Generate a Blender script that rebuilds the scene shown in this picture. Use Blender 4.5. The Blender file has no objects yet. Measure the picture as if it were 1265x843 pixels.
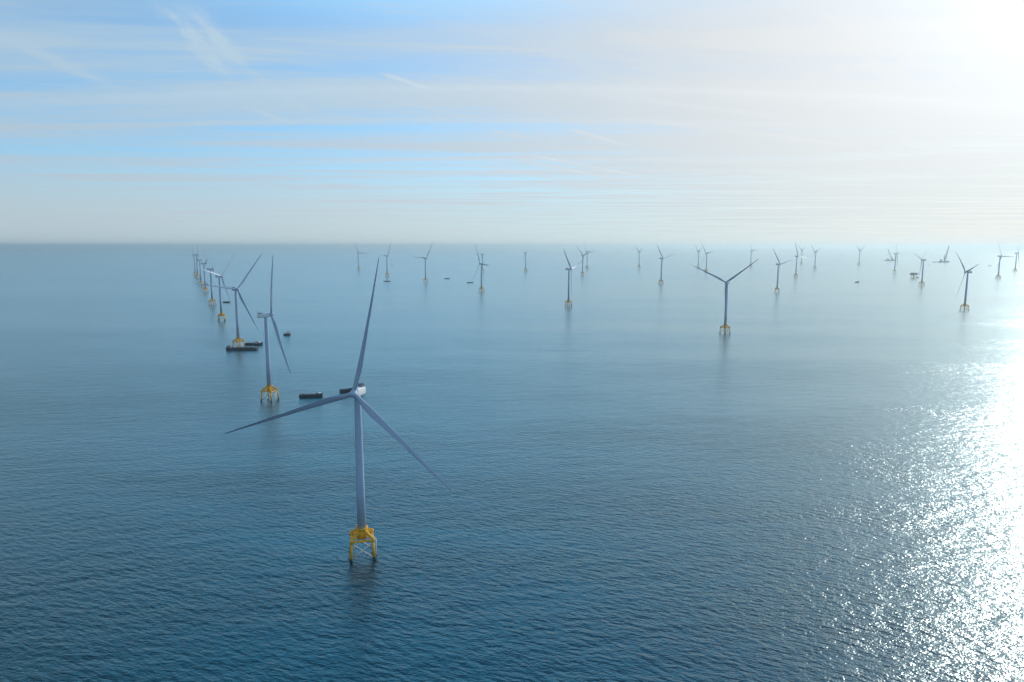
import bpy, bmesh, math, random
from mathutils import Vector, Matrix
R = math.radians
random.seed(7)
SC = bpy.context.scene
COL = SC.collection

# ------------------------------------------------------------------ camera
H_CAM = 185.0
cam_d = bpy.data.cameras.new('camera')
cam_d.sensor_width = 36.0
cam_d.lens = 23.99
cam_d.clip_start = 1.0
cam_d.clip_end = 300000.0
cam = bpy.data.objects.new('camera', cam_d)
COL.objects.link(cam)
cam.location = (0, 0, H_CAM)
cam.rotation_euler = (R(90 - 7.95), 0, 0)
SC.camera = cam

# ------------------------------------------------------------------ light and exposure
SUN_AZ, SUN_EL = R(44), R(24)        # azimuth measured from +Y towards +X
SUN = Vector((math.sin(SUN_AZ) * math.cos(SUN_EL), math.cos(SUN_AZ) * math.cos(SUN_EL), math.sin(SUN_EL)))
sl = bpy.data.lights.new('sun', 'SUN')
sl.energy = 2.0
sl.angle = R(0.53)
sl.color = (1.0, 0.95, 0.88)
so = bpy.data.objects.new('sun', sl)
COL.objects.link(so)
so.location = SUN * 500
so.rotation_euler = SUN.to_track_quat('Z', 'Y').to_euler()

SC.view_settings.view_transform = 'Standard'
SC.view_settings.look = 'None'
SC.view_settings.exposure = 0.2
SC.view_settings.gamma = 1.0
SC.view_settings.use_curve_mapping = False
SC.cycles.use_denoising = True
SC.cycles.max_bounces = 6
SC.cycles.volume_bounces = 0
SC.cycles.sample_clamp_indirect = 8.0


class Nodes:
    """Small helper to write node trees as expressions."""
    def __init__(self, nt):
        self.nt = nt

    def new(self, t, **kw):
        n = self.nt.nodes.new(t)
        for k, v in kw.items():
            setattr(n, k, v)
        return n

    def put(self, sock, v):
        if isinstance(v, (int, float)):
            sock.default_value = v
        elif isinstance(v, (tuple, list)):
            v = tuple(v)
            if len(sock.default_value) == 4 and len(v) == 3:
                v = v + (1.0,)
            sock.default_value = v
        else:
            self.nt.links.new(v, sock)

    def m(self, op, a, b=None, c=None, clamp=False):
        n = self.new('ShaderNodeMath', operation=op, use_clamp=clamp)
        self.put(n.inputs[0], a)
        if b is not None:
            self.put(n.inputs[1], b)
        if c is not None:
            self.put(n.inputs[2], c)
        return n.outputs[0]

    def add(self, a, b): return self.m('ADD', a, b)
    def sub(self, a, b): return self.m('SUBTRACT', a, b)
    def mul(self, a, b): return self.m('MULTIPLY', a, b)
    def div(self, a, b): return self.m('DIVIDE', a, b)

    def v(self, op, a, b=None):
        n = self.new('ShaderNodeVectorMath', operation=op)
        self.put(n.inputs[0], a)
        if b is not None:
            self.put(n.inputs[3] if op == 'SCALE' else n.inputs[1], b)
        return n.outputs['Value'] if op in ('DOT_PRODUCT', 'LENGTH') else n.outputs[0]

    def sep(self, a):
        n = self.new('ShaderNodeSeparateXYZ')
        self.put(n.inputs[0], a)
        return n.outputs

    def comb(self, x, y, z):
        n = self.new('ShaderNodeCombineXYZ')
        for i, q in enumerate((x, y, z)):
            self.put(n.inputs[i], q)
        return n.outputs[0]

    def ramp(self, x, lo, hi, a=0.0, b=1.0, smooth=True):
        n = self.new('ShaderNodeMapRange')
        n.interpolation_type = 'SMOOTHSTEP' if smooth else 'LINEAR'
        n.clamp = True
        for i, q in enumerate((x, lo, hi, a, b)):
            self.put(n.inputs[i], q)
        return n.outputs[0]

    def noise(self, p, scale=1.0, detail=2.0, rough=0.5, dist=0.0, color=False):
        n = self.new('ShaderNodeTexNoise')
        n.noise_dimensions = '3D'
        self.put(n.inputs['Vector'], p)
        n.inputs['Scale'].default_value = scale
        n.inputs['Detail'].default_value = detail
        n.inputs['Roughness'].default_value = rough
        n.inputs['Distortion'].default_value = dist
        return n.outputs['Color'] if color else n.outputs[0]

    def mix(self, f, a, b):
        n = self.new('ShaderNodeMix', data_type='RGBA')
        self.put(n.inputs[0], f)
        self.put(n.inputs[6], a)
        self.put(n.inputs[7], b)
        return n.outputs[2]

    def scale_col(self, c, f):
        n = self.new('ShaderNodeVectorMath', operation='SCALE')
        self.put(n.inputs[0], c)
        self.put(n.inputs[3], f)
        return n.outputs[0]


# ------------------------------------------------------------------ world: sky, cirrus veil, contrails
W = bpy.data.worlds.new('World')
SC.world = W
W.use_nodes = True
W.node_tree.nodes.clear()
n = Nodes(W.node_tree)
out = n.new('ShaderNodeOutputWorld')
bg = n.new('ShaderNodeBackground')
SKY_STRENGTH = 0.1
bg.inputs['Strength'].default_value = SKY_STRENGTH
n.nt.links.new(bg.outputs[0], out.inputs['Surface'])
tc = n.new('ShaderNodeTexCoord')
d0 = tc.outputs['Generated']
dx, dy, dz0 = n.sep(n.v('NORMALIZE', d0))
dz = n.m('MAXIMUM', dz0, 0.004)
dirv = n.v('NORMALIZE', n.comb(dx, dy, dz))
sky = n.new('ShaderNodeTexSky')
sky.sky_type = 'NISHITA'
sky.sun_disc = False
sky.sun_elevation = SUN_EL
sky.sun_rotation = SUN_AZ
sky.altitude = 0
sky.air_density = 1.0
sky.dust_density = 0.25
sky.ozone_density = 2.5
n.nt.links.new(dirv, sky.inputs['Vector'])
cosg = n.v('DOT_PRODUCT', dirv, tuple(SUN))
ang = n.mul(n.m('ARCCOSINE', n.m('MINIMUM', cosg, 0.99999)), 57.2958)      # degrees from the sun
U = n.div(dx, dz)                     # where the view ray meets a flat cloud layer
V = n.div(dy, dz)
uv = n.comb(U, V, 0.0)
el = n.mul(n.m('ARCSINE', dz), 57.2958)

# thin cirrostratus, streaked along x
s1 = n.noise(n.comb(n.mul(U, 0.16), n.mul(V, 0.9), 3.1), 1.0, 4.0, 0.55, 0.3)
s2 = n.noise(n.comb(n.mul(U, 0.35), n.add(n.mul(V, 1.9), n.mul(U, 0.12)), 9.7), 1.0, 5.0, 0.6, 0.5)
s3 = n.noise(n.comb(n.mul(n.add(U, n.mul(V, 0.6)), 0.5), n.mul(n.sub(V, U), 2.4), 1.3), 1.0, 4.0, 0.6, 0.4)
streak = n.add(n.mul(n.ramp(s1, 0.36, 0.68), 0.45), n.add(n.mul(n.ramp(s2, 0.42, 0.72), 0.22), n.mul(n.ramp(s3, 0.5, 0.75), 0.10)))
streak = n.mul(streak, n.ramp(ang, 25.0, 70.0, 0.55, 1.0))
# fine fibres of ice cloud, combed in two directions
f1 = n.noise(n.comb(n.mul(n.add(U, n.mul(V, 0.25)), 1.1), n.mul(n.sub(V, n.mul(U, 0.18)), 7.0), 4.4), 1.0, 6.0, 0.68, 0.6)
f2 = n.noise(n.comb(n.mul(n.sub(U, n.mul(V, 0.9)), 4.5), n.mul(n.add(V, n.mul(U, 0.8)), 0.9), 8.2), 1.0, 6.0, 0.68, 0.5)
patch = n.noise(n.comb(n.mul(U, 0.30), n.mul(V, 0.55), 12.5), 1.0, 3.0, 0.5)
fib = n.add(n.mul(n.ramp(f1, 0.45, 0.78), n.ramp(patch, 0.40, 0.62)), n.mul(n.ramp(f2, 0.50, 0.80), n.ramp(patch, 0.56, 0.40)))
streak = n.add(streak, n.mul(fib, 0.26))
low = n.ramp(el, 12.5, 2.0)           # the veil closes towards the horizon
near_sun = n.mul(n.ramp(ang, 66.0, 24.0), n.m('MAXIMUM', n.ramp(el, 26.0, 17.0), n.ramp(ang, 30.0, 12.0)))
veil = n.add(n.add(n.mul(streak, n.ramp(el, 30.0, 15.0, 0.06, 1.0)), n.ramp(el, 28.0, 16.0, 0.02, 0.42)), n.mul(near_sun, 0.40))
veil = n.m('MAXIMUM', veil, n.add(n.mul(low, 0.80), n.mul(streak, 0.2)))


def trail(a, b, w, strength, curve=0.0, fray=0.5, fade=0.25):
    """A contrail on the cloud layer from a to b (layer coordinates), width w."""
    ax, ay = a
    bx, by = b
    L = math.hypot(bx - ax, by - ay)
    tx, ty = (bx - ax) / L, (by - ay) / L
    t = n.add(n.mul(n.sub(U, ax), tx / L), n.mul(n.sub(V, ay), ty / L))
    q = n.add(n.mul(n.sub(U, ax), -ty), n.mul(n.sub(V, ay), tx))
    if curve:
        q = n.add(q, n.mul(n.mul(t, n.sub(t, 1.0)), curve))
    wob = n.noise(n.comb(n.mul(t, 9.0 * L), n.mul(q, 2.5 / w * 0.5), ax + 11.0), 1.0, 3.0, 0.6)
    q = n.add(q, n.mul(n.sub(wob, 0.5), w * fray * 1.6))
    r_ = n.div(q, w)
    g = n.m('EXPONENT', n.mul(n.mul(r_, r_), -1.0))
    ends = n.mul(n.ramp(t, 0.0, fade), n.ramp(t, 1.0, 1.0 - fade))
    dens = n.ramp(n.noise(n.comb(n.mul(t, 4.0 * L), n.mul(q, 3.0 / w * 0.4), by), 1.0, 4.0, 0.65), 0.25, 0.65, 1.0 - fray, 1.0)
    front = n.m('GREATER_THAN', dz0, 0.0)
    return n.mul(n.mul(g, ends), n.mul(n.mul(dens, front), strength))


def px_layer(az, e):
    e = max(e, 0.5)
    return (math.sin(R(az)) / math.tan(R(e)), math.cos(R(az)) / math.tan(R(e)))


def tr(p, q, *a, **k):
    return trail(px_layer(*p), px_layer(*q), *a, **k)


trails = [
    trail((-4.6, 5.38), (4.6, 5.48), 0.085, 0.34, curve=-3.5, fray=0.5, fade=0.42),   # long bowed band
    trail((-4.6, 5.45), (4.6, 5.55), 0.26, 0.20, curve=-3.4, fray=0.6, fade=0.15),
    trail((-3.6, 5.95), (3.4, 6.05), 0.13, 0.26, curve=-1.2, fray=0.6),
    tr((-26.4, 17.4), (-21.6, 12.0), 0.05, 0.38, fray=0.8),
    tr((-24.6, 17.3), (-20.6, 12.9), 0.045, 0.42, fray=0.7),
    tr((-21.6, 13.6), (-15.5, 9.8), 0.05, 0.13, fray=0.8),
    tr((-37.4, 13.9), (-28.6, 10.7), 0.07, 0.27, fray=0.6),
    tr((-10.6, 13.35), (-6.4, 12.15), 0.026, 0.8, fray=0.3, fade=0.3),
    tr((-0.4, 7.65), (12.2, 5.15), 0.045, 0.75, fray=0.2),
    tr((-1.0, 7.15), (11.0, 4.85), 0.05, 0.65, fray=0.2),
    tr((-4.0, 6.7), (6.0, 5.0), 0.08, 0.25, fray=0.3),
    tr((4.4, 9.4), (9.6, 7.8), 0.04, 0.6, fray=0.2),
    tr((-2.0, 9.3), (1.6, 8.5), 0.04, 0.25, fray=0.3),
    tr((-21.0, 10.4), (-17.0, 9.2), 0.05, 0.25, fray=0.5),
    tr((1.5, 12.6), (22.0, 9.3), 0.07, 0.26, fray=0.4),
    tr((8.0, 10.2), (27.0, 7.0), 0.09, 0.26, fray=0.5),
    tr((-13.0, 11.9), (-2.0, 9.9), 0.05, 0.16, fray=0.6),
    trail((-3.2, 8.7), (4.2, 8.9), 0.22, 0.36, curve=-2.6, fray=0.5),
    trail((-2.9, 9.8), (5.2, 9.5), 0.22, 0.32, curve=-0.8, fray=0.5),
]
tsum = trails[0]
for t_ in trails[1:]:
    tsum = n.add(tsum, t_)
veil = n.m('MINIMUM', n.add(veil, n.mul(tsum, n.sub(1.0, n.mul(low, 0.4)))), 0.97)

# light scattered by the veil: bright towards the sun
aure = n.m('EXPONENT', n.mul(ang, -1.0 / 6.0))
aure2 = n.m('EXPONENT', n.mul(ang, -1.0 / 36.0))
back_fill = n.ramp(dy, 0.0, -0.5)         # unseen bright sky added behind the camera to light haze and turbines
vl = n.add(n.add(n.add(n.mul(aure, 12.0), n.mul(aure2, 5.5)), 4.2), n.mul(back_fill, 1.0))
vcol = n.mix(n.ramp(ang, 70.0, 20.0), (0.74, 1.03, 1.28), (0.965, 1.015, 1.035))
vcol = n.mix(back_fill, vcol, (0.60, 0.95, 1.35))
vcol = n.v('MULTIPLY', vcol, n.mix(n.ramp(el, 2.0, 11.0), n.mix(n.ramp(ang, 62.0, 32.0), (1.24, 1.0, 0.90), (1.0, 1.0, 0.985)), (1.02, 1.0, 0.99)))
veil_rgb = n.scale_col(vcol, vl)
skyc = n.v('MULTIPLY', sky.outputs[0], n.mix(n.ramp(el, 15.0, 28.0), n.mix(n.ramp(ang, 50.0, 24.0), (0.62, 1.26, 1.62), (0.98, 1.0, 1.02)), (0.03, 0.48, 0.85)))
# unseen sky above the frame, shaped to steer the light on the sea
skyc = n.scale_col(skyc, n.sub(1.0, n.mul(n.mul(n.ramp(ang, 48.0, 85.0), n.ramp(el, 13.0, 26.0)), 0.8)))  # high sky dimmed away from the sun to darken the water
fill_band = n.mul(n.mul(n.ramp(el, 15.0, 25.0), n.ramp(el, 37.0, 27.0)), n.ramp(ang, 95.0, 40.0))  # bright band added on the sun's side to lighten the sea's reflections
skyc = n.v('ADD', skyc, n.scale_col(n.comb(0.05, 0.57, 0.95), n.mul(fill_band, 19.0)))
veil = n.m('MAXIMUM', veil, n.mul(back_fill, 0.85))
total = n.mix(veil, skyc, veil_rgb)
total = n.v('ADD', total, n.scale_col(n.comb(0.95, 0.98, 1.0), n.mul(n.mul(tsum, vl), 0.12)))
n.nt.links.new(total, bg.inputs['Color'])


# ------------------------------------------------------------------ materials
def new_mat(name):
    m_ = bpy.data.materials.new(name)
    m_.use_nodes = True
    nt = m_.node_tree
    p = nt.nodes.get('Principled BSDF')
    return m_, Nodes(nt), p


def paint(name, col, rough=0.45, dirt=0.12, scale=0.6, metallic=0.0, dirt_col=None, streak=False):
    """Painted steel: slight tone changes, weather stains with a shape of their own."""
    m_, k, p = new_mat(name)
    pos = k.new('ShaderNodeTexCoord').outputs['Object']
    x, y, z = k.sep(pos)
    pp = k.comb(x, y, k.mul(z, 0.15)) if streak else pos
    f = k.ramp(k.noise(pp, scale, 6.0, 0.62), 0.45, 0.75)
    dc = dirt_col or tuple(c * 0.55 for c in col)
    c = k.mix(k.mul(f, dirt), col, dc)
    k.put(p.inputs['Base Color'], c)
    p.inputs['Metallic'].default_value = metallic
    r_ = k.ramp(k.noise(pos, scale * 2.3, 3.0), 0.3, 0.7, rough - 0.08, rough + 0.1)
    k.put(p.inputs['Roughness'], r_)
    return m_


M = {
    'white': paint('shaded_white_paint', (0.38, 0.48, 0.60), 0.42, 0.25, 0.5, streak=True),  # blue shade on the white towers is put into this colour
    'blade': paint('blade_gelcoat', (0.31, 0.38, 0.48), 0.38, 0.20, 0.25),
    'nacelle': paint('sunlit_white_paint', (0.72, 0.72, 0.70), 0.42, 0.25, 0.5),  # same white paint, set paler for the sunlit nacelle
    'dark': paint('dark_rubber', (0.03, 0.032, 0.036), 0.6, 0.3),
    'yellow': paint('yellow_marine_paint', (0.88, 0.43, 0.02), 0.5, 0.35, 0.8, dirt_col=(0.28, 0.11, 0.03), streak=True),
    'brace': paint('pale_galvanised_brace', (0.72, 0.70, 0.62), 0.5, 0.35, 0.8, dirt_col=(0.35, 0.18, 0.06)),
    'growth': paint('marine_growth', (0.035, 0.04, 0.03), 0.75, 0.5, 1.5),
    'grating': paint('galvanised_grating', (0.32, 0.33, 0.33), 0.5, 0.4, 1.0),
    'hull': paint('black_hull_paint', (0.022, 0.028, 0.038), 0.45, 0.6, 0.4, dirt_col=(0.10, 0.045, 0.025), streak=True),
    'hull_blue': paint('blue_hull_paint', (0.05, 0.12, 0.20), 0.45, 0.4, 0.4),
    'hull_red': paint('rusty_red_hull_paint', (0.16, 0.05, 0.03), 0.5, 0.5, 0.5),
    'deck': paint('worn_steel_deck', (0.12, 0.11, 0.10), 0.65, 0.6, 0.6, dirt_col=(0.16, 0.08, 0.04)),
    'cabin': paint('white_cabin_paint', (0.70, 0.71, 0.70), 0.45, 0.35, 0.8, dirt_col=(0.4, 0.3, 0.2), streak=True),
    'grey': paint('grey_steel_paint', (0.25, 0.27, 0.29), 0.5, 0.4, 0.6),
    'cargo': paint('rock_cargo', (0.24, 0.22, 0.19), 0.9, 0.7, 1.2),
    'crane': paint('crane_blue_paint', (0.06, 0.15, 0.28), 0.45, 0.4, 0.5),
    'glass': paint('dark_window_glass', (0.02, 0.03, 0.04), 0.15, 0.1),
    'orange': paint('orange_lifeboat', (0.70, 0.16, 0.03), 0.5, 0.2),
}


# ------------------------------------------------------------------ mesh helpers
class MB:
    """Collects shapes and links them as ONE mesh object."""
    def __init__(self):
        self.bm = bmesh.new()

    def _mat(self, before, mi):
        self.bm.faces.ensure_lookup_table()
        for f in self.bm.faces[before:]:
            f.material_index = mi

    def box(self, c, s, rot=None, mi=0, bevel=0.0, taper=None):
        b = len(self.bm.faces)
        r = bmesh.ops.create_cube(self.bm, size=1.0)
        vs = r['verts']
        for v in vs:
            v.co = Vector((v.co.x * s[0], v.co.y * s[1], v.co.z * s[2]))
            if taper and v.co.z > 0:
                v.co.x *= taper[0]
                v.co.y *= taper[1]
        if bevel:
            es = list({e for v in vs for e in v.link_edges})
            bmesh.ops.bevel(self.bm, geom=es, offset=bevel, segments=2, affect='EDGES', profile=0.6)
            self.bm.faces.ensure_lookup_table()
            vs = list({v for f in self.bm.faces[b:] for v in f.verts})
        for v in vs:
            if rot is not None:
                v.co = rot @ v.co
            v.co += Vector(c)
        self._mat(b, mi)
        return self

    def tube(self, a, b_, r0, r1=None, n_=12, mi=0, caps=True):
        r1 = r0 if r1 is None else r1
        a, b_ = Vector(a), Vector(b_)
        ax = (b_ - a).normalized()
        q = ax.to_track_quat('Z', 'Y')
        k = len(self.bm.faces)
        A, B = [], []
        for i in range(n_):
            t = 2 * math.pi * i / n_
            o = q @ Vector((math.cos(t), math.sin(t), 0))
            A.append(self.bm.verts.new(a + o * r0))
            B.append(self.bm.verts.new(b_ + o * r1))
        for i in range(n_):
            f = self.bm.faces.new((A[i], A[(i + 1) % n_], B[(i + 1) % n_], B[i]))
            f.smooth = n_ > 6
        if caps:
            self.bm.faces.new(A[::-1])
            self.bm.faces.new(B)
        self._mat(k, mi)
        return self

    def girder(self, a, b_, w, h, mi=0):
        a, b_ = Vector(a), Vector(b_)
        d = b_ - a
        q = d.to_track_quat('X', 'Z').to_matrix()
        return self.box((a + b_) / 2, (d.length, w, h), rot=q, mi=mi)

    def loft(self, rings, closed=True, caps=True, mi=0, smooth=True):
        k = len(self.bm.faces)
        vr = [[self.bm.verts.new(p) for p in r] for r in rings]
        N = len(vr[0])
        for j in range(len(vr) - 1):
            for i in range(N if closed else N - 1):
                f = self.bm.faces.new((vr[j][i], vr[j][(i + 1) % N], vr[j + 1][(i + 1) % N], vr[j + 1][i]))
                f.smooth = smooth
        if caps:
            self.bm.faces.new(vr[0][::-1])
            self.bm.faces.new(vr[-1])
        self._mat(k, mi)
        return self

    def lathe(self, prof, axis='z', n_=24, mi=0, caps=True):
        rings = []
        for (r, z) in prof:
            ring = []
            for i in range(n_):
                t = 2 * math.pi * i / n_
                c, s = math.cos(t) * max(r, 0.01), math.sin(t) * max(r, 0.01)
                ring.append((c, s, z) if axis == 'z' else (z, c, s))
            rings.append(ring)
        return self.loft(rings, mi=mi, caps=caps)

    def prism(self, outline, z0, z1, mi=0, top_scale=1.0):
        """Plan outline (x, y) extruded; used for hulls."""
        lo = [(x * top_scale, y * top_scale, z0) for x, y in outline]
        hi = [(x, y, z1) for x, y in outline]
        return self.loft([lo, hi], mi=mi, smooth=False)

    def build(self, name, mats, parent=None):
        bmesh.ops.recalc_face_normals(self.bm, faces=self.bm.faces)
        me = bpy.data.meshes.new(name)
        self.bm.to_mesh(me)
        self.bm.free()
        for m_ in (mats if isinstance(mats, (list, tuple)) else [mats]):
            me.materials.append(m_)
        o = bpy.data.objects.new(name, me)
        COL.objects.link(o)
        if parent:
            o.parent = parent
        return o


def thing(name, label, cat, loc=(0, 0, 0), rz=0.0, group=None):
    o = bpy.data.objects.new(name, None)
    o.empty_display_size = 5
    COL.objects.link(o)
    o.location = loc
    o.rotation_euler = (0, 0, rz)
    o['label'] = label
    o['category'] = cat
    if group:
        o['group'] = group
    return o


def copy_tree(o, parent=None):
    c = o.copy()
    COL.objects.link(c)
    if parent:
        c.parent = parent
    for ch in list(o.children):
        copy_tree(ch, c)
    return c


# ------------------------------------------------------------------ the sea: one sheet out past the horizon
def build_sea():
    radii = [0.0]
    r = 25.0
    while r < 62000:
        radii.append(r)
        r *= 1.05
    radii.append(62000.0)
    N = 256
    bm = bmesh.new()
    prev = None
    c = bm.verts.new((0, 0, 0))
    for r in radii[1:]:
        z = 0.0
        ring = [bm.verts.new((r * math.sin(2 * math.pi * i / N), r * math.cos(2 * math.pi * i / N), z)) for i in range(N)]
        for i in range(N):
            if prev is None:
                f = bm.faces.new((c, ring[(i + 1) % N], ring[i]))
            else:
                f = bm.faces.new((prev[i], prev[(i + 1) % N], ring[(i + 1) % N], ring[i]))
            f.smooth = True
        prev = ring
    bmesh.ops.recalc_face_normals(bm, faces=bm.faces)
    me = bpy.data.meshes.new('sea')
    bm.to_mesh(me)
    bm.free()
    o = bpy.data.objects.new('sea', me)
    if me.polygons[0].normal.z < 0:
        me.flip_normals()
    COL.objects.link(o)
    o['kind'] = 'structure'
    m_, k, p = new_mat('sea_water')
    pos = k.new('ShaderNodeNewGeometry').outputs['Position']
    nrm = k.new('ShaderNodeNewGeometry').outputs['Normal']

    def height(dxo, dyo):
        q = k.v('ADD', pos, (dxo, dyo, 0.0))
        x, y, z = k.sep(q)
        ca, sa = math.cos(R(9)), math.sin(R(9))
        x1 = k.add(k.mul(x, ca), k.mul(y, sa))
        y1 = k.sub(k.mul(y, ca), k.mul(x, sa))
        h1 = k.noise(k.comb(k.mul(x1, 0.030), k.mul(y1, 0.075), 0.0), 1.0, 1.0, 0.5, 0.15)
        cb, sb = math.cos(R(-22)), math.sin(R(-22))
        x2 = k.add(k.mul(x, cb), k.mul(y, sb))
        y2 = k.sub(k.mul(y, cb), k.mul(x, sb))
        h2 = k.noise(k.comb(k.mul(x2, 0.14), k.mul(y2, 0.31), 5.0), 1.0, 2.0, 0.5, 0.2)
        h4 = k.noise(k.comb(k.mul(x2, 1.0), k.mul(y2, 1.7), 3.0), 1.0, 0.0, 0.5, 0.0)
        h3 = k.noise(k.comb(k.mul(x1, 0.50), k.mul(y1, 0.88), 9.0), 1.0, 2.0, 0.55, 0.0)
        return k.add(k.add(k.mul(h1, 1.05), k.mul(h2, 1.12)), k.add(k.mul(h3, 0.36), k.mul(h4, 0.13)))

    e = 0.15
    h0 = height(0, 0)
    sx = k.mul(k.sub(height(e, 0), h0), 1 / e)
    sy = k.mul(k.sub(height(0, e), h0), 1 / e)
    # wind lanes: patches of calmer and rougher water
    x, y, z = k.sep(pos)
    lane = k.noise(k.comb(k.mul(x, 1 / 1900), k.mul(y, 1 / 420), 2.0), 1.0, 4.0, 0.55, 0.6)
    lane2 = k.noise(k.comb(k.mul(x, 1 / 210), k.mul(k.add(y, k.mul(x, 0.12)), 1 / 75), 4.0), 1.0, 4.0, 0.6, 0.8)
    amp = k.mul(k.ramp(lane, 0.38, 0.62, 0.6, 1.12), k.ramp(lane2, 0.30, 0.70, 0.72, 1.22))
    amp = k.mul(amp, k.ramp(y, 250.0, 1900.0, 1.12, 0.50))          # the breeze dies away farther out
    sx = k.mul(sx, amp)
    sy = k.mul(sy, amp)
    nn = k.v('NORMALIZE', k.v('ADD', nrm, k.comb(k.mul(sx, -1.0), k.mul(sy, -1.0), 0.0)))
    k.nt.links.new(nn, p.inputs['Normal'])
    tint = k.noise(k.comb(k.mul(x, 1 / 260), k.mul(y, 1 / 120), 7.0), 1.0, 3.0, 0.6)
    c_ = k.mix(k.ramp(tint, 0.3, 0.7), (0.0002, 0.021, 0.034), (0.0002, 0.031, 0.041))
    k.put(p.inputs['Base Color'], c_)
    p.inputs['Roughness'].default_value = 0.26
    p.inputs['IOR'].default_value = 1.333
    p.inputs['Coat Weight'].default_value = 1.0
    p.inputs['Coat Tint'].default_value = (0.66, 0.97, 1.0, 1.0)     # water takes the red out of what comes back up
    p.inputs['Coat IOR'].default_value = 1.5
    p.inputs['Coat Roughness'].default_value = 0.24
    k.nt.links.new(nn, p.inputs['Coat Normal'])
    me.materials.append(m_)
    return o


build_sea()

# ------------------------------------------------------------------ haze: one closed box of even air round everything
hb = MB().box((0, 0, 0), (2 * 64000, 2 * 64000, 254)).build('haze', [])
hb.location = (0, 0, 122)      # z -5 .. 249: under the water and the jacket feet, above the highest blade tip
hb['kind'] = 'stuff'
hm = bpy.data.materials.new('haze_air')
hm.use_nodes = True
hm.node_tree.nodes.clear()
kh = Nodes(hm.node_tree)
ho = kh.new('ShaderNodeOutputMaterial')
hv = kh.new('ShaderNodeVolumePrincipled')
hv.inputs['Color'].default_value = (0.86, 1.0, 1.0, 1)
hv.inputs['Density'].default_value = 5.5e-5
hv.inputs['Anisotropy'].default_value = 0.48
kh.nt.links.new(hv.outputs[0], ho.inputs['Volume'])
hb.data.materials.append(hm)

# ------------------------------------------------------------------ wind turbine (hub height 100 m at scale 1)
HUB_H, OVERHANG, TILT, ROTOR_R = 100.0, 6.5, R(5), 78.0


def blade_mesh(pitch):
    mb = MB()
    rings = []
    st = [0.0, 0.012, 0.03, 0.06, 0.10, 0.14, 0.18, 0.22, 0.28, 0.35, 0.43, 0.52, 0.61, 0.70, 0.78, 0.85, 0.91, 0.95, 0.98, 1.0]

    def at(t):
        r = 1.6 + t * (ROTOR_R - 1.6)
        if t < 0.18:
            q = t / 0.18
            q = q * q * (3 - 2 * q)
            ch = 2.6 + (4.0 - 2.6) * q
            th = 2.6 + (1.5 - 2.6) * q
        else:
            q = min(1.0, (t - 0.18) / 0.82)
            ch = 4.0 * (1 - q) ** 0.95 * (1 - 0.25 * q * (1 - q)) + 0.42 * q
            th = ch * (0.37 - 0.20 * min(1, q * 1.6))
        if t > 0.97:
            ch *= 1 - 0.7 * ((t - 0.97) / 0.03)
        tw = R(pitch) + R(14) * (1 - t) ** 2
        bend = ROTOR_R * math.sin(R(4)) * (0.25 * t + 0.75 * t * t)
        return r, ch, th, tw, bend, (0 if t < 0.18 else 1) if t in (0,) else min(1.0, t / 0.18)

    def pt(t, u, v):
        """u along chord (-0.3 lead .. 0.7 trail), v thickness."""
        r, ch, th, tw, bend, af = at(t)
        off = 0.5 * (1 - af) + 0.30 * af
        y = (u - off) * ch
        x = v * th
        c, s = math.cos(tw), math.sin(tw)
        return (bend + x * c - y * s, x * s + y * c, r)

    K = 18
    for t in st:
        af = at(t)[5]
        ring = []
        for i in range(K):
            a = 2 * math.pi * i / K
            u = 0.5 - 0.5 * math.cos(a)
            circ = 0.5 * math.sin(a)
            sgn = 1 if a <= math.pi else -1
            foil = sgn * 2.6 * (0.2969 * math.sqrt(max(u, 0)) - 0.126 * u - 0.3516 * u * u + 0.2843 * u ** 3 - 0.1036 * u ** 4)
            if sgn < 0:
                foil *= 0.7
            ring.append(pt(t, u, circ * (1 - af) + foil * af))
        rings.append(ring)
    mb.loft(rings)
    # dark serration panels along the outer trailing edge
    t = 0.56
    while t < 0.985:
        t2 = min(t + 0.022, 0.99)
        r = []
        for (tt, u0, u1) in ((t, 0.90, 1.0), (t2, 0.90, 1.0)):
            ch = at(tt)[1]
            e0, e1 = 1.0 - 0.08 / ch, 1.0 + 0.20 / ch
            r.append([pt(tt, e0, 0.05), pt(tt, e1, 0.012), pt(tt, e1, -0.012), pt(tt, e0, -0.05)])
        mb.loft(r, mi=1, smooth=False)
        t += 0.036
    return mb


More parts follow.
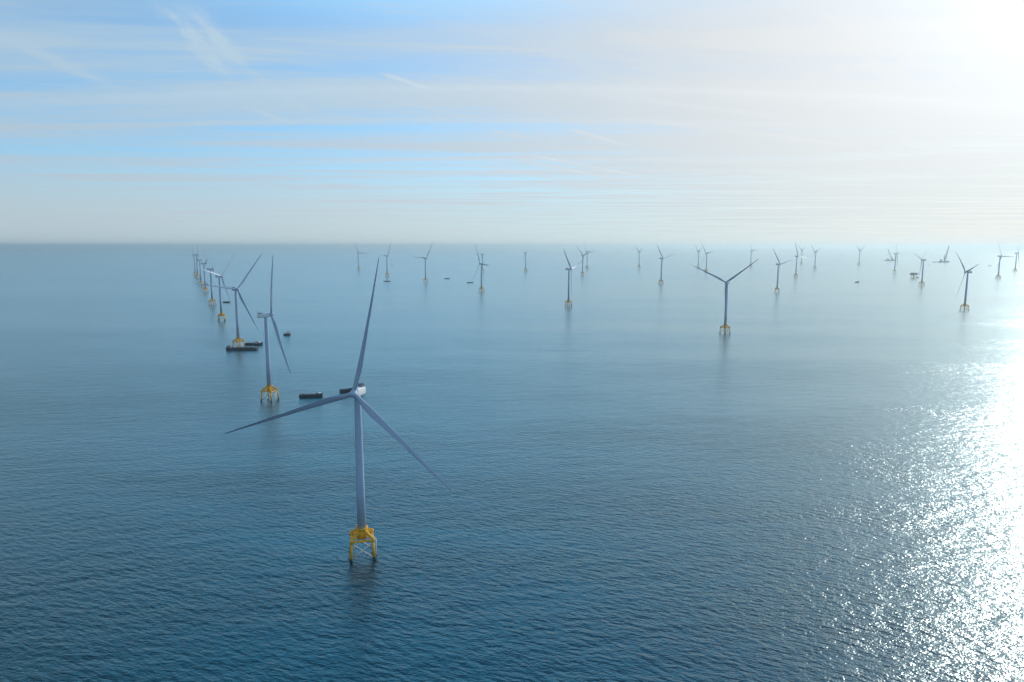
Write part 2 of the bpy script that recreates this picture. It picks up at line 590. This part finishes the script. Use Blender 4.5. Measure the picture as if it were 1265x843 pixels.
def make_turbine(loc, s, yaw, ph, label):
    t = thing('wind_turbine', label, 'wind turbine', loc, 0.0, 'white wind turbines standing in the sea')
    t.scale = (s, s, s)
    # ---- foundation
    j = MB()
    j.lathe([(3.05, 11.2), (3.05, 15.4), (2.85, 17.2), (3.3, 17.2), (3.3, 17.5), (2.75, 17.5)], n_=28)
    LT, LB = 6.1, 6.75
    for sx in (-1, 1):
        for sy in (-1, 1):
            k = 2.1
            j.girder((sx * 1.7, sy * 1.7, 16.2), (sx * LT, sy * LT, 12.7), 1.35, 1.9)
            j.tube((sx * LT, sy * LT, 10.6), (sx * LT, sy * LT, 13.5), 1.0, 1.0, 14)
    for a in range(4):
        c, s_ = math.cos(a * math.pi / 2), math.sin(a * math.pi / 2)
        rot = Matrix.Rotation(a * math.pi / 2, 3, 'Z')
        j.box(rot @ Vector((0, LT, 11.6)), (2 * LT - 1.8, 0.8, 1.0), rot=rot)
    jo = j.build('jacket_foundation', M['yellow'], t)
    for sx in (-1, 1):
        for sy in (-1, 1):
            leg = MB().tube((sx * LT, sy * LT, 11.4), (sx * LB, sy * LB, 1.7), 0.72, 0.78, 14)
            leg.tube((sx * LB, sy * LB, 1.7), (sx * (LB + .15), sy * (LB + .15), -3.5), 0.86, 0.86, 14, mi=1)
            leg.build('leg', [M['yellow'], M['growth']], jo)
    for a in range(4):
        rot = Matrix.Rotation(a * math.pi / 2, 3, 'Z')
        b = MB()
        f = lambda x, z: rot @ Vector((x, 6.35, z))
        b.tube(f(-6.0, 10.8), f(6.4, 0.8), 0.36, None, 8)
        b.tube(f(6.0, 10.8), f(-6.4, 0.8), 0.361, None, 8)
        b.build('cross_brace', M['brace'], jo)
    g = MB()
    g.box((0, 0, 14.72), (12.6, 12.6, 0.0)) if False else None
    # service gallery round the tower foot with a railing
    g.lathe([(2.7, 17.52), (3.7, 17.52), (3.7, 17.72), (2.7, 17.72)], n_=32)
    for i in range(20):
        a = 2 * math.pi * i / 20
        x, y = 3.6 * math.cos(a), 3.6 * math.sin(a)
        g.tube((x, y, 17.8), (x, y, 18.95), 0.045, None, 5)
        a2 = 2 * math.pi * (i + 1) / 20
        x2, y2 = 3.6 * math.cos(a2), 3.6 * math.sin(a2)
        g.tube((x, y, 18.95), (x2, y2, 18.95), 0.05, None, 5)
        g.tube((x, y, 18.4), (x2, y2, 18.4), 0.035, None, 5)
    g.build('gallery', M['yellow'], jo)
    l = MB()
    for yy in (-0.9, 0.9):
        l.tube((8.1, yy, -2.5), (8.1, yy, 9.5), 0.26, None, 8)
        l.tube((8.1, yy, 9.5), (6.2, yy, 11.6), 0.2, None, 8)
    for q in range(14):
        z = -1.5 + q * 0.8
        l.tube((8.1, -0.9, z), (8.1, 0.9, z), 0.07, None, 5)
    l.build('boat_landing', M['brace'], jo)
    # ---- tower
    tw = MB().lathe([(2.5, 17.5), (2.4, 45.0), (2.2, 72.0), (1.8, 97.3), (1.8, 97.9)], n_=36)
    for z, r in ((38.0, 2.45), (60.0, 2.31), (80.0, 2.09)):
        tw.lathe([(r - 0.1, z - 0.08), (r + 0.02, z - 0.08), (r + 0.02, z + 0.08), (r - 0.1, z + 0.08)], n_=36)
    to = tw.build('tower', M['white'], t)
    MB().box((2.47, 0, 19.3), (0.18, 1.0, 2.3), bevel=0.05).build('tower_door', M['grey'], to)
    # ---- nacelle and rotor: local x runs along the shaft, towards the wind
    na = MB()
    secs = [(-9.4, 1.8, 1.9), (-9.0, 2.05, 2.2), (-4.0, 2.2, 2.4), (1.5, 2.2, 2.4), (3.6, 2.0, 2.15), (4.3, 1.8, 1.9)]
    rings = []
    for x, hw, hh in secs:
        ring = []
        for i in range(20):
            a = 2 * math.pi * i / 20
            c, s_ = math.cos(a), math.sin(a)
            e = 0.38
            ring.append((x, hw * math.copysign(abs(c) ** e, c), hh * math.copysign(abs(s_) ** e, s_) + 0.25))
        rings.append(ring)
    na.loft(rings)
    na.lathe([(1.85, -1.9), (1.85, -2.6)], n_=28)
    no = na.build('nacelle', M['nacelle'], t)
    co = MB().box((-7.2, 0, 3.55), (0.9, 4.0, 1.9), bevel=0.08)
    co.box((-5.2, 1.6, 3.0), (3.0, 0.14, 0.9))
    co.box((-5.2, -1.6, 3.0), (3.0, 0.14, 0.9))
    co.build('cooler', M['grey'], no)
    ma = MB().tube((-8.6, 0.8, 2.2), (-8.6, 0.8, 6.6), 0.07, None, 6).tube((-8.6, -0.8, 2.2), (-8.6, -0.8, 5.6), 0.06, None, 6)
    ma.box((-8.6, 0.8, 6.65), (0.5, 0.12, 0.2))
    ma.build('weather_mast', M['grey'], no)
    hub = MB().lathe([(1.9, 4.45), (2.15, 4.9), (2.25, 6.2), (2.05, 7.6), (1.5, 8.7), (0.7, 9.3), (0.0, 9.45)], axis='x', n_=28)
    hub.lathe([(1.2, 3.9), (1.2, 4.6)], axis='x', n_=20)
    for k in range(3):
        a = k * 2 * math.pi / 3
        dv = Vector((0, -math.sin(a), math.cos(a)))
        c0 = Vector((OVERHANG, 0, 0))
        hub.tube(c0 + dv * 1.0, c0 + dv * 2.45, 1.6, 1.45, 20)
    # blade roots sit in the sockets; the hub turns about the shaft at x = 0, z = 0
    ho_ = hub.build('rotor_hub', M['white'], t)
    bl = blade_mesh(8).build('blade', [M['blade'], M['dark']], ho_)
    bl.location = (OVERHANG, 0, 0)
    for k in (1, 2):
        b2 = bl.copy()
        COL.objects.link(b2)
        b2.parent = ho_
        b2.rotation_euler = (k * 2 * math.pi / 3, 0, 0)
    set_pose(t, yaw, ph)
    return t


def set_pose(t, yaw, ph):
    """Turn nacelle and rotor to the wind (yaw), and the rotor to its phase."""
    m0 = Matrix.Translation((0, 0, HUB_H)) @ Matrix.Rotation(R(yaw), 4, 'Z') @ Matrix.Rotation(-TILT, 4, 'Y')
    for ch in t.children:
        nm = ch.name.split('.')[0]
        if nm == 'nacelle':
            ch.matrix_local = m0
        elif nm == 'rotor_hub':
            ch.matrix_local = m0 @ Matrix.Rotation(R(ph - 90), 4, 'X')
        elif nm == 'jacket_foundation':
            ch.rotation_euler = (0, 0, t.get('_jr', 0.0))


TURBINES = [
    # x, y, z (sea level there), scale, yaw, rotor phase, label
    (-90.1, 389.7, 0.0, 1.004, 264, 78,
     'nearest and largest turbine, on a yellow four-legged jacket, a vessel behind its nacelle'),
    (-292.5, 806.7, 0.0, 1.032, 28, 117,
     'second nearest turbine, seen edge on, one blade straight up, dark tug to its right'),
    (-498.5, 1231.4, 0.0, 1.07, 320, 51,
     'left-row turbine with two dark barges moored at the foot of its jacket'),
    (-724.2, 1693.7, 0.0, 1.097, 344, 45,
     'white turbine in the left row directly behind the one with the moored barges'),
    (-940.6, 2138.2, 0.0, 1.125, 16, 39,
     'fourth turbine behind the nearest in the left row, two blades raised narrowly'),
    (-1230.0, 2740.5, 0.0, 1.146, 28, 45,
     'fifth turbine behind the nearest in the left row, low barge across its jacket'),
    (-1464.3, 3220.5, 0.0, 1.185, 208, 93,
     'white turbine of the left row just left of the low barge, one blade hanging down-left'),
    (-1813.4, 3951.0, 0.0, 1.321, 16, 36,
     'next to last far turbine of the left row, rotor touching the last one'),
    (-1975.6, 4273.5, 0.0, 1.277, 204, 24,
     'last and leftmost turbine at the far end of the left row'),
    (-1160.9, 5189.8, 0.0, 1.306, 56, 63,
     "small far turbine just left of the nearest turbine's upright blade"),
    (-758.2, 4160.3, 0.0, 1.244, 344, 60,
     'far turbine right of the upright blade tip, small dark boat before its foot'),
    (-438.2, 3470.2, 0.0, 1.223, 324, 57,
     'far turbine with one blade level to the left, left of a lone small boat'),
    (-122.9, 2750.2, 0.0, 1.134, 212, 117,
     'mid-distance turbine left of centre with a boat by its down-left blade tip'),
    (-209.8, 4868.8, 0.0, 1.226, 156, 0,
     'farther turbine hidden behind another tower, only hub, nacelle and raised blade showing above it'),
    (98.7, 4976.6, 0.0, 1.328, 164, 27,
     'small far turbine standing alone at the centre of the horizon'),
    (173.9, 2095.0, 0.0, 1.14, 332, 15,
     'mid-distance turbine right of centre with its nacelle to the left and one blade hanging down'),
    (445.4, 4332.4, 0.0, 1.244, 40, 42,
     'far turbine just right of the larger centre turbine, blade pointing right across the farthest tower'),
    (607.8, 5555.8, 0.0, 1.38, 140, 63,
     'very faint farthest turbine partly behind another rotor, right of the picture centre'),
    (1074.6, 5801.2, 0.0, 1.323, 196, 24,
     'small far Y-shaped turbine at right centre, left of one with an open ring jacket'),
    (731.5, 3358.6, 0.0, 1.231, 316, 12,
     'far turbine at right centre, small open ring jacket, blades up-left and right'),
    (1534.8, 5655.5, 0.0, 1.38, 188, 18,
     'faint far turbine behind the left blade of the big right-hand turbine, left of a pair'),
    (1357.8, 4794.6, 0.0, 1.319, 200, 9,
     'far turbine just above the left blade of the big right-hand turbine, one blade down-left'),
    (2118.6, 6092.6, 0.0, 1.38, 4, 51,
     'faint far turbine above the right blade tip of the big right-hand turbine'),
    (453.8, 1442.7, 0.0, 1.081, 228, 36,
     'large turbine in the right half with two blades spread in a wide V'),
    (1063.6, 2740.5, 0.0, 1.114, 308, 12,
     'front turbine of a cluster of four, right of the big wide V turbine'),
    (1679.3, 4053.0, 0.0, 1.236, 300, 111,
     'far turbine in the cluster of four, one blade nearly upright, one level right'),
    (2904.3, 6890.7, 0.0, 1.38, 184, 24,
     'faintest turbine of the cluster of four, just behind the level blade'),
    (2409.7, 5459.6, 0.0, 1.341, 184, 18,
     'far turbine at the right end of the cluster of four, rotor like a Y'),
    (3336.0, 6602.5, 0.0, 1.38, 304, 33,
     'faint lone turbine above the small dark boat, between the cluster and the crane vessels'),
    (2596.7, 4652.9, 0.0, 1.308, 344, 54,
     'far turbine standing in front of the left crane vessel, blade leaning up-left'),
    (1910.0, 3187.7, 0.0, 1.192, 128, 21,
     'turbine standing just right of the offshore substation, with blades in a V'),
    (1305.4, 1962.4, 0.0, 1.1, 172, 18,
     'nearest turbine of the far right, its nacelle pointing right, beside the sun glitter'),
    (2736.7, 3854.0, 0.0, 1.266, 292, 117,
     'far turbine at the right, second from the right edge, standing in bright water'),
    (3629.0, 4945.3, 0.0, 1.314, 332, 33,
     'far turbine closest to the right edge of the picture, in the bright glare'),
]
first = None
MACHINES = []
for i, (x, y, z, s, yaw, ph, label) in enumerate(TURBINES):
    if first is None:
        first = make_turbine((x, y, z), s, yaw, ph, label)
        o = first
        jr = R(14)
        hero = [ch for ch in o.children if ch.name.split('.')[0] == 'rotor_hub'][0]
    else:
        o = copy_tree(first)
        o.location = (x, y, z)
        o.scale = (s, s, s)
        o['label'] = label
        set_pose(o, yaw, ph)
        jr = R(random.uniform(-45, 45))
    MACHINES.append(o)
    for ch in o.children:
        if ch.name.split('.')[0] == 'jacket_foundation':
            ch.rotation_euler = (0, 0, jr)


# some machines are parked with their blades turned out of the wind
FEATHERED = {}


def feather(t, pitch):
    if pitch not in FEATHERED:
        tmp = blade_mesh(pitch).build('blade_feathered', [M['blade'], M['dark']])
        FEATHERED[pitch] = tmp.data
        bpy.data.objects.remove(tmp)
    hub_ = [ch for ch in t.children if ch.name.split('.')[0] == 'rotor_hub'][0]
    for b_ in hub_.children:
        b_.data = FEATHERED[pitch]


for i, t in enumerate(MACHINES):
    yaw = TURBINES[i][4]
    if i == 0:
        feather(t, -40)
    elif i == 1:
        feather(t, -60)
    elif i > 3 and 295 < yaw < 350:
        feather(t, -48)
hero.scale = (1.0, 1.022, 1.022)      # the nearest machine carries slightly longer blades


# ------------------------------------------------------------------ vessels
def hull_outline(L, B, bow=0.18, stern=0.04, raked=False):
    h, b = L / 2, B / 2
    if raked:
        return [(-h, -b * 0.92), (-h + L * stern, -b), (h - L * bow, -b), (h, -b * 0.55), (h, b * 0.55), (h - L * bow, b), (-h + L * stern, b), (-h, b * 0.92)]
    pts = [(-h, -b * 0.8), (-h + L * stern, -b), (h - L * bow * 2, -b), (h - L * bow, -b * 0.82), (h - L * bow * 0.35, -b * 0.4), (h, 0)]
    return pts + [(x, -y) for x, y in pts[-2::-1]]


def base(kind, label, loc, deg, group, cat='boat'):
    return thing(kind, label, cat, (loc[0], loc[1], 0.0), R(deg), group)


def hull(t, L, B, fb, mat, raked=False, draft=1.0, bulwark=0.7, bow=0.12):
    o = hull_outline(L, B, bow=bow, raked=raked)
    mb = MB().prism(o, -draft, fb, top_scale=0.97)
    # bulwark: a thin raised rim, higher at the bow
    N = len(o)
    for i in range(N):
        (x0, y0), (x1, y1) = o[i], o[(i + 1) % N]
        k = 0.985
        h0 = fb + bulwark * (1.0 + 1.4 * max(0, x0 / (L / 2)) ** 3)
        h1 = fb + bulwark * (1.0 + 1.4 * max(0, x1 / (L / 2)) ** 3)
        mb.loft([[(x0, y0, fb - .05), (x1, y1, fb - .05), (x1 * k, y1 * k * 0.99, fb - .05), (x0 * k, y0 * k * 0.99, fb - .05)],
                 [(x0, y0, h0), (x1, y1, h1), (x1 * k, y1 * k * 0.99, h1), (x0 * k, y0 * k * 0.99, h0)]], smooth=False)
    # rubber fender strips down the sides
    for x in [(-0.42 + 0.12 * q) * L for q in range(7)]:
        for sy in (-1, 1):
            mb.tube((x, sy * (B / 2 + 0.1), fb * 0.25), (x, sy * (B / 2 + 0.1), fb * 0.95), 0.3, None, 8)
    h_ = mb.build('hull', mat, t)
    dk = [(x * 0.96, y * 0.95) for x, y in o]
    MB().prism(dk, fb + 0.01, fb + 0.08).build('deck', M['deck'], t)
    return h_


def cabin(t, x, y, z, sx, sy, sz, levels=1, mat='cabin'):
    mb = MB()
    zz = z
    for q in range(levels):
        k = 1 - 0.14 * q
        mb.box((x, y, zz + sz / 2), (sx * k, sy * k, sz), bevel=min(0.12, sz * 0.06))
        mb.box((x, y, zz + sz + 0.06), (sx * k + 0.5, sy * k + 0.5, 0.12))
        zz += sz + 0.12
    c = mb.build('deck_house', M[mat], t)
    w = MB()
    zz = z
    for q in range(levels):
        k = 1 - 0.14 * q
        wz = zz + sz * 0.66
        nwin = max(2, int(sy * k / 1.2))
        for i in range(nwin):
            yy = y + (i + 0.5 - nwin / 2) * sy * k / nwin
            for s_ in (-1, 1):
                w.box((x + s_ * sx * k / 2, yy, wz), (0.08, sy * k / nwin * 0.65, sz * 0.32))
        nwin = max(2, int(sx * k / 1.4))
        for i in range(nwin):
            xx = x + (i + 0.5 - nwin / 2) * sx * k / nwin
            for s_ in (-1, 1):
                w.box((xx, y + s_ * sy * k / 2, wz), (sx * k / nwin * 0.6, 0.08, sz * 0.32))
        zz += sz + 0.12
    w.build('window_band', M['glass'], c)
    return zz


def mast(t, x, y, z, h, mat='grey'):
    mb = MB().tube((x, y, z), (x, y, z + h), 0.22, 0.1, 8)
    mb.tube((x, y - 1.0, z + h * 0.7), (x, y + 1.0, z + h * 0.7), 0.08, None, 6)
    mb.box((x, y, z + h * 0.86), (0.3, 1.4, 0.18))
    mb.build('mast', M[mat], t)


def lattice(mb, a, b_, w, n_=10, r=0.12):
    """A square lattice boom from a to b."""
    a, b_ = Vector(a), Vector(b_)
    q = (b_ - a).to_track_quat('Z', 'Y')
    def c(i, sx, sy):
        f = i / n_
        k = w * (1 - 0.55 * f) / 2
        return a + (b_ - a) * f + q @ Vector((sx * k, sy * k, 0))
    cs = [(-1, -1), (1, -1), (1, 1), (-1, 1)]
    for sx, sy in cs:
        mb.tube(c(0, sx, sy), c(n_, sx, sy), r * 1.6, r * 1.2, 6)
    for i in range(n_):
        for j in range(4):
            p, q2 = cs[j], cs[(j + 1) % 4]
            mb.tube(c(i, *p), c(i + 1, *q2), r, None, 5)
            mb.tube(c(i, *p), c(i, *q2), r, None, 5)


G_BARGE = 'work barges and boats lying between the turbines'

# long dark barge moored at the left-row jacket
t = base('work_barge', 'long black flat barge moored across the front of the left-row jacket', (-483.9, 1209.4), 183, G_BARGE, 'barge')
hull(t, 55, 11.5, 3.1, M['hull'], raked=True, bulwark=0.9)
cabin(t, 22.5, 0, 3.18, 6.0, 7, 2.5, 2, 'grey')
mast(t, 21.0, 2, 8.4, 5)
mb = MB()
mb.box((-8, 0, 3.95), (30, 8.5, 1.5), bevel=0.2)
mb.build('hatch_coaming', M['hull'], t)
mb = MB()
for i, (xx, yy, hh) in enumerate([(-18, 1, 1.3), (-14, -2, 1.0), (-10, 1.5, 1.6), (-5, -1, 1.2), (0, 1, 0.9)]):
    mb.lathe([(3.2, 4.85), (2.2, 4.85 + hh * 0.6), (0.6, 4.85 + hh)], n_=12)
    for v in mb.bm.verts[-36:]:
        v.co.x += xx
        v.co.y += yy
mb.build('rubble_cargo', M['cargo'], t)
mb = MB()
for xx in (14.0, 10.0, -26.0):
    mb.box((xx, 3.2, 4.3), (2.4, 1.8, 1.6), bevel=0.15)
    mb.tube((xx, -3.2, 4.6), (xx, -1.0, 4.6), 0.9, None, 12)
mb.build('mooring_winches', M['grey'], t)

t = base('supply_vessel', 'shorter dark supply vessel with grey superstructure at its right end, behind the long black barge', (-485.8, 1272.5), 0, G_BARGE, 'boat')
hull(t, 33, 9, 2.8, M['hull'], bulwark=0.8)
cabin(t, 6.5, 0, 2.88, 9, 6.5, 2.4, 2)
mast(t, 6.5, 0, 7.9, 5)
MB().box((-7, 0, 3.5), (13, 6.4, 1.2), bevel=0.15).build('cargo_hatch', M['deck'], t)

t = base('cargo_barge', 'dark cargo barge with pale covered hold, alone between the two nearest turbines', (-248.7, 826.8), 9, G_BARGE, 'barge')
hull(t, 28, 8.0, 2.4, M['hull'], raked=True, bulwark=0.7)
mb = MB().box((-1.5, 0, 3.25), (12.5, 6.0, 1.5), bevel=0.12)
mb.box((-1.5, 0, 4.15), (11.6, 5.4, 0.5), bevel=0.2, taper=(0.94, 0.6))
mb.build('hold_cover', M['grey'], t)
cabin(t, 10.6, 0, 2.48, 3.6, 4.8, 2.2, 1)
mast(t, 8.2, 0, 2.48, 5.2)

t = base('tug', 'small tug with a white wheelhouse to the right of the second nearest turbine', (-469.6, 1413.5), 35, G_BARGE, 'boat')
hull(t, 15, 5.6, 2.2, M['hull'], bulwark=0.8, bow=0.16)
z = cabin(t, 1.6, 0, 2.28, 6.0, 4.0, 2.6, 2)
mast(t, 0.6, 0, z, 3.5)
MB().tube((-2.6, 0, 2.28), (-2.6, 0, 6.2), 0.5, 0.45, 12).build('funnel', M['hull'], t)

t = base('supply_vessel', 'dark crew vessel half hidden behind the nacelle and blade of the nearest turbine', (-205.2, 861.4), 33, G_BARGE, 'boat')
hull(t, 33, 7.5, 2.4, M['hull'], bulwark=0.8)
z = cabin(t, 9.0, 0, 2.48, 7.0, 5.4, 2.5, 2, 'grey')
mast(t, 8.5, 0, z, 4.0)
mb = MB().box((-7.5, 0, 3.0), (9.0, 4.6, 1.1), bevel=0.12)
mb.box((-1.0, 0.8, 3.2), (2.6, 2.2, 1.5), bevel=0.12)
mb.build('deck_cargo', M['hull'], t)
MB().tube((3.4, 0, 2.48), (3.4, 0, 7.0), 0.9, 0.8, 12).build('funnel', M['hull'], t)


def small_boat(label, loc, deg, L, mat='hull', cab='cabin', kind='work_boat', cabin_x=0.0, tall=1, cat='boat', fb=2.6):
    t = base(kind, label, loc, deg, G_BARGE, cat)
    B = L * 0.25
    hull(t, L, B, fb, M[mat], bulwark=0.9, raked=(kind != 'work_boat'))
    z = cabin(t, cabin_x * L, 0, fb + 0.08, L * 0.22, B * 0.7, 2.6, tall, cab)
    mast(t, cabin_x * L, 0, z, 4.5)
    MB().box((-0.22 * L if cabin_x >= 0 else 0.2 * L, 0, fb + 0.75), (L * 0.3, B * 0.6, 1.3), bevel=0.15).build('cargo_hatch', M['deck'], t)
    return t


small_boat('low dark barge on the water right of the left row, under a white lit blade', (-937.6, 2236.8), 0, 22.5, kind='work_barge', cabin_x=0.25, cat='barge')
small_boat('low dark barge lying across the jacket of a far left-row turbine', (-1479.8, 3288.1), 0, 32, kind='work_barge', cabin_x=-0.3, cat='barge')
small_boat('dark boat with central wheelhouse in front of the far turbine by the upright blade tip', (-650.6, 3564.9), 180, 37, cabin_x=0.02, tall=2)
small_boat('lone small boat on open water, right of the turbine with a level left blade', (-366.9, 3854.0), 0, 33, cabin_x=0.0)
small_boat('small dark boat just below the down-left blade tip of a mid-distance turbine', (-210.6, 3432.2), 180, 32.5, cabin_x=0.1)
small_boat('tiny far boat just right of the doubled turbine hubs left of centre', (-240.3, 6520.6), 0, 36, cabin_x=0.1)
small_boat('small dark boat on open water below the faint lone turbine at right', (1751.5, 3470.3), 25, 27, cabin_x=0.12, tall=2)
small_boat('tiny reddish boat between the V-bladed turbine and the right crane vessel', (3850.2, 6337.3), 60, 22, mat='hull_red', cabin_x=0.1, tall=3)
small_boat('tiny boat between the right crane vessel and the turbines near the right edge', (4376.5, 6286.8), 0, 29, cabin_x=0.0)
small_boat('small dark boat alongside the offshore substation at its right', (2353.2, 3971.0), 15, 13, cabin_x=0.1, tall=2)

# offshore substation on a jacket
t = base('offshore_substation', 'boxy blue-grey offshore substation platform on a jacket, left of a V-bladed turbine', (2288.8, 3901.9), 32, None, 'platform')
mb = MB()
mb.box((0, 0, 21.0), (34, 22, 1.0))
mb.box((0, 0, 25.0), (40, 26, 7.0), bevel=0.3)
mb.box((0, 0, 28.9), (41.5, 27.5, 0.7))
mb.build('topside', M['crane'], t)
mb = MB()
for xx in (-13, -3, 8):
    mb.box((xx, 2, 31.2), (8, 12, 4.0), bevel=0.2)
mb.box((15, -6, 30.6), (7, 7, 2.8), bevel=0.2)
mb.build('equipment_house', M['grey'], t)
mb = MB().box((17, 6, 32.6), (12, 12, 0.5))
mb.tube((17, 6, 29.2), (17, 6, 32.4), 1.2, None, 10)
mb.build('helideck', M['grating'], t)
for xx in (-11.5, 11.5):
    for yy in (-7.5, 7.5):
        MB().tube((xx, yy, 20.6), (xx * 1.12, yy * 1.12, -4), 1.3, None, 12).build('leg', M['yellow'], t)
mb = MB()
for yy in (-7.9, 7.9):
    mb.tube((-11.8, yy, 19.5), (12.4, yy * 1.1, 3.0), 0.6, None, 8)
    mb.tube((11.8, yy, 19.5), (-12.4, yy * 1.1, 3.0), 0.601, None, 8)
    mb.tube((-12.8, yy * 1.1, 2.8), (12.8, yy * 1.1, 2.8), 0.9, None, 8)
for xx in (-12.4, 12.4):
    mb.tube((xx, -8.4, 2.8), (xx, 8.4, 2.8), 0.9, None, 8)
mb.build('bracing', M['yellow'], t)

# crane vessels near the horizon
t = base('crane_vessel', 'far blue crane vessel behind a turbine, left of the two crane vessels', (4714.2, 8573.2), 0, 'crane vessels near the horizon', 'ship')
hull(t, 127, 32, 7, M['hull_blue'], raked=True, bulwark=1.5, draft=3)
z = cabin(t, -24, 0, 7.1, 30, 26, 4.2, 4)
MB().box((-24, 0, z + 1), (12, 26, 2.0)).build('bridge_wing', M['crane'], t)
mb = MB()
mb.lathe([(8, 7), (7, 20), (8.5, 20), (8.5, 24), (5, 24)], n_=20)
for v in mb.bm.verts:
    v.co.x += 28
mb.box((28, 0, 29), (16, 14, 10), bevel=0.4)
mb.build('crane_house', M['crane'], t)
mb = MB()
lattice(mb, (22, 0, 26), (-36, 0, 148), 9, 12, 0.55)
mb.build('crane_boom', M['grey'], t)
mb = MB()
for xx in (44, 54):
    mb.box((xx, 0, 11), (7, 18, 8), bevel=0.3)
mb.build('deck_cargo', M['grey'], t)

t = base('deck_barge', 'low rust-brown barge at the stern of the right crane vessel', (4766.9, 7734.2), 0, None, 'barge')
hull(t, 58, 18, 4, M['hull_red'], raked=True, bulwark=1.0, draft=2)
MB().box((-6, 0, 5.2), (30, 12, 2.2), bevel=0.3).build('deck_cargo', M['deck'], t)
cabin(t, 22, 0, 4.1, 8, 10, 3, 1)

t = base('crane_vessel', 'far blue crane vessel with a tall raised lattice boom, right of the two crane vessels', (4867.2, 7736.0), 0, 'crane vessels near the horizon', 'ship')
hull(t, 116, 34, 9, M['hull_blue'], bulwark=1.8, draft=3, bow=0.1)
z = cabin(t, -36, 0, 9.1, 26, 26, 4.4, 5)
MB().box((-36, 0, z + 1), (10, 30, 2.0)).build('bridge_wing', M['crane'], t)
mb = MB()
mb.lathe([(9, 9), (7.5, 30), (9.5, 30), (9.5, 35), (5, 35)], n_=20)
for v in mb.bm.verts:
    v.co.x += 6
mb.box((6, 0, 43), (18, 16, 16), bevel=0.5)
mb.build('crane_house', M['crane'], t)
mb = MB()
lattice(mb, (12, 0, 40), (40, 0, 186), 12, 14, 0.7)
mb.tube((1, 5, 50), (40, 1, 184), 0.5, None, 6)
mb.tube((1, -5, 50), (40, -1, 184), 0.5, None, 6)
lattice(mb, (0, 0, 50), (-4, 0, 82), 8, 5, 0.5)
mb.build('crane_boom', M['grey'], t)
mb = MB()
for xx, hh in ((24, 6), (34, 9), (44, 5)):
    mb.box((xx, 0, 9.1 + hh / 2), (8, 20, hh), bevel=0.3)
mb.build('deck_cargo', M['grey'], t)
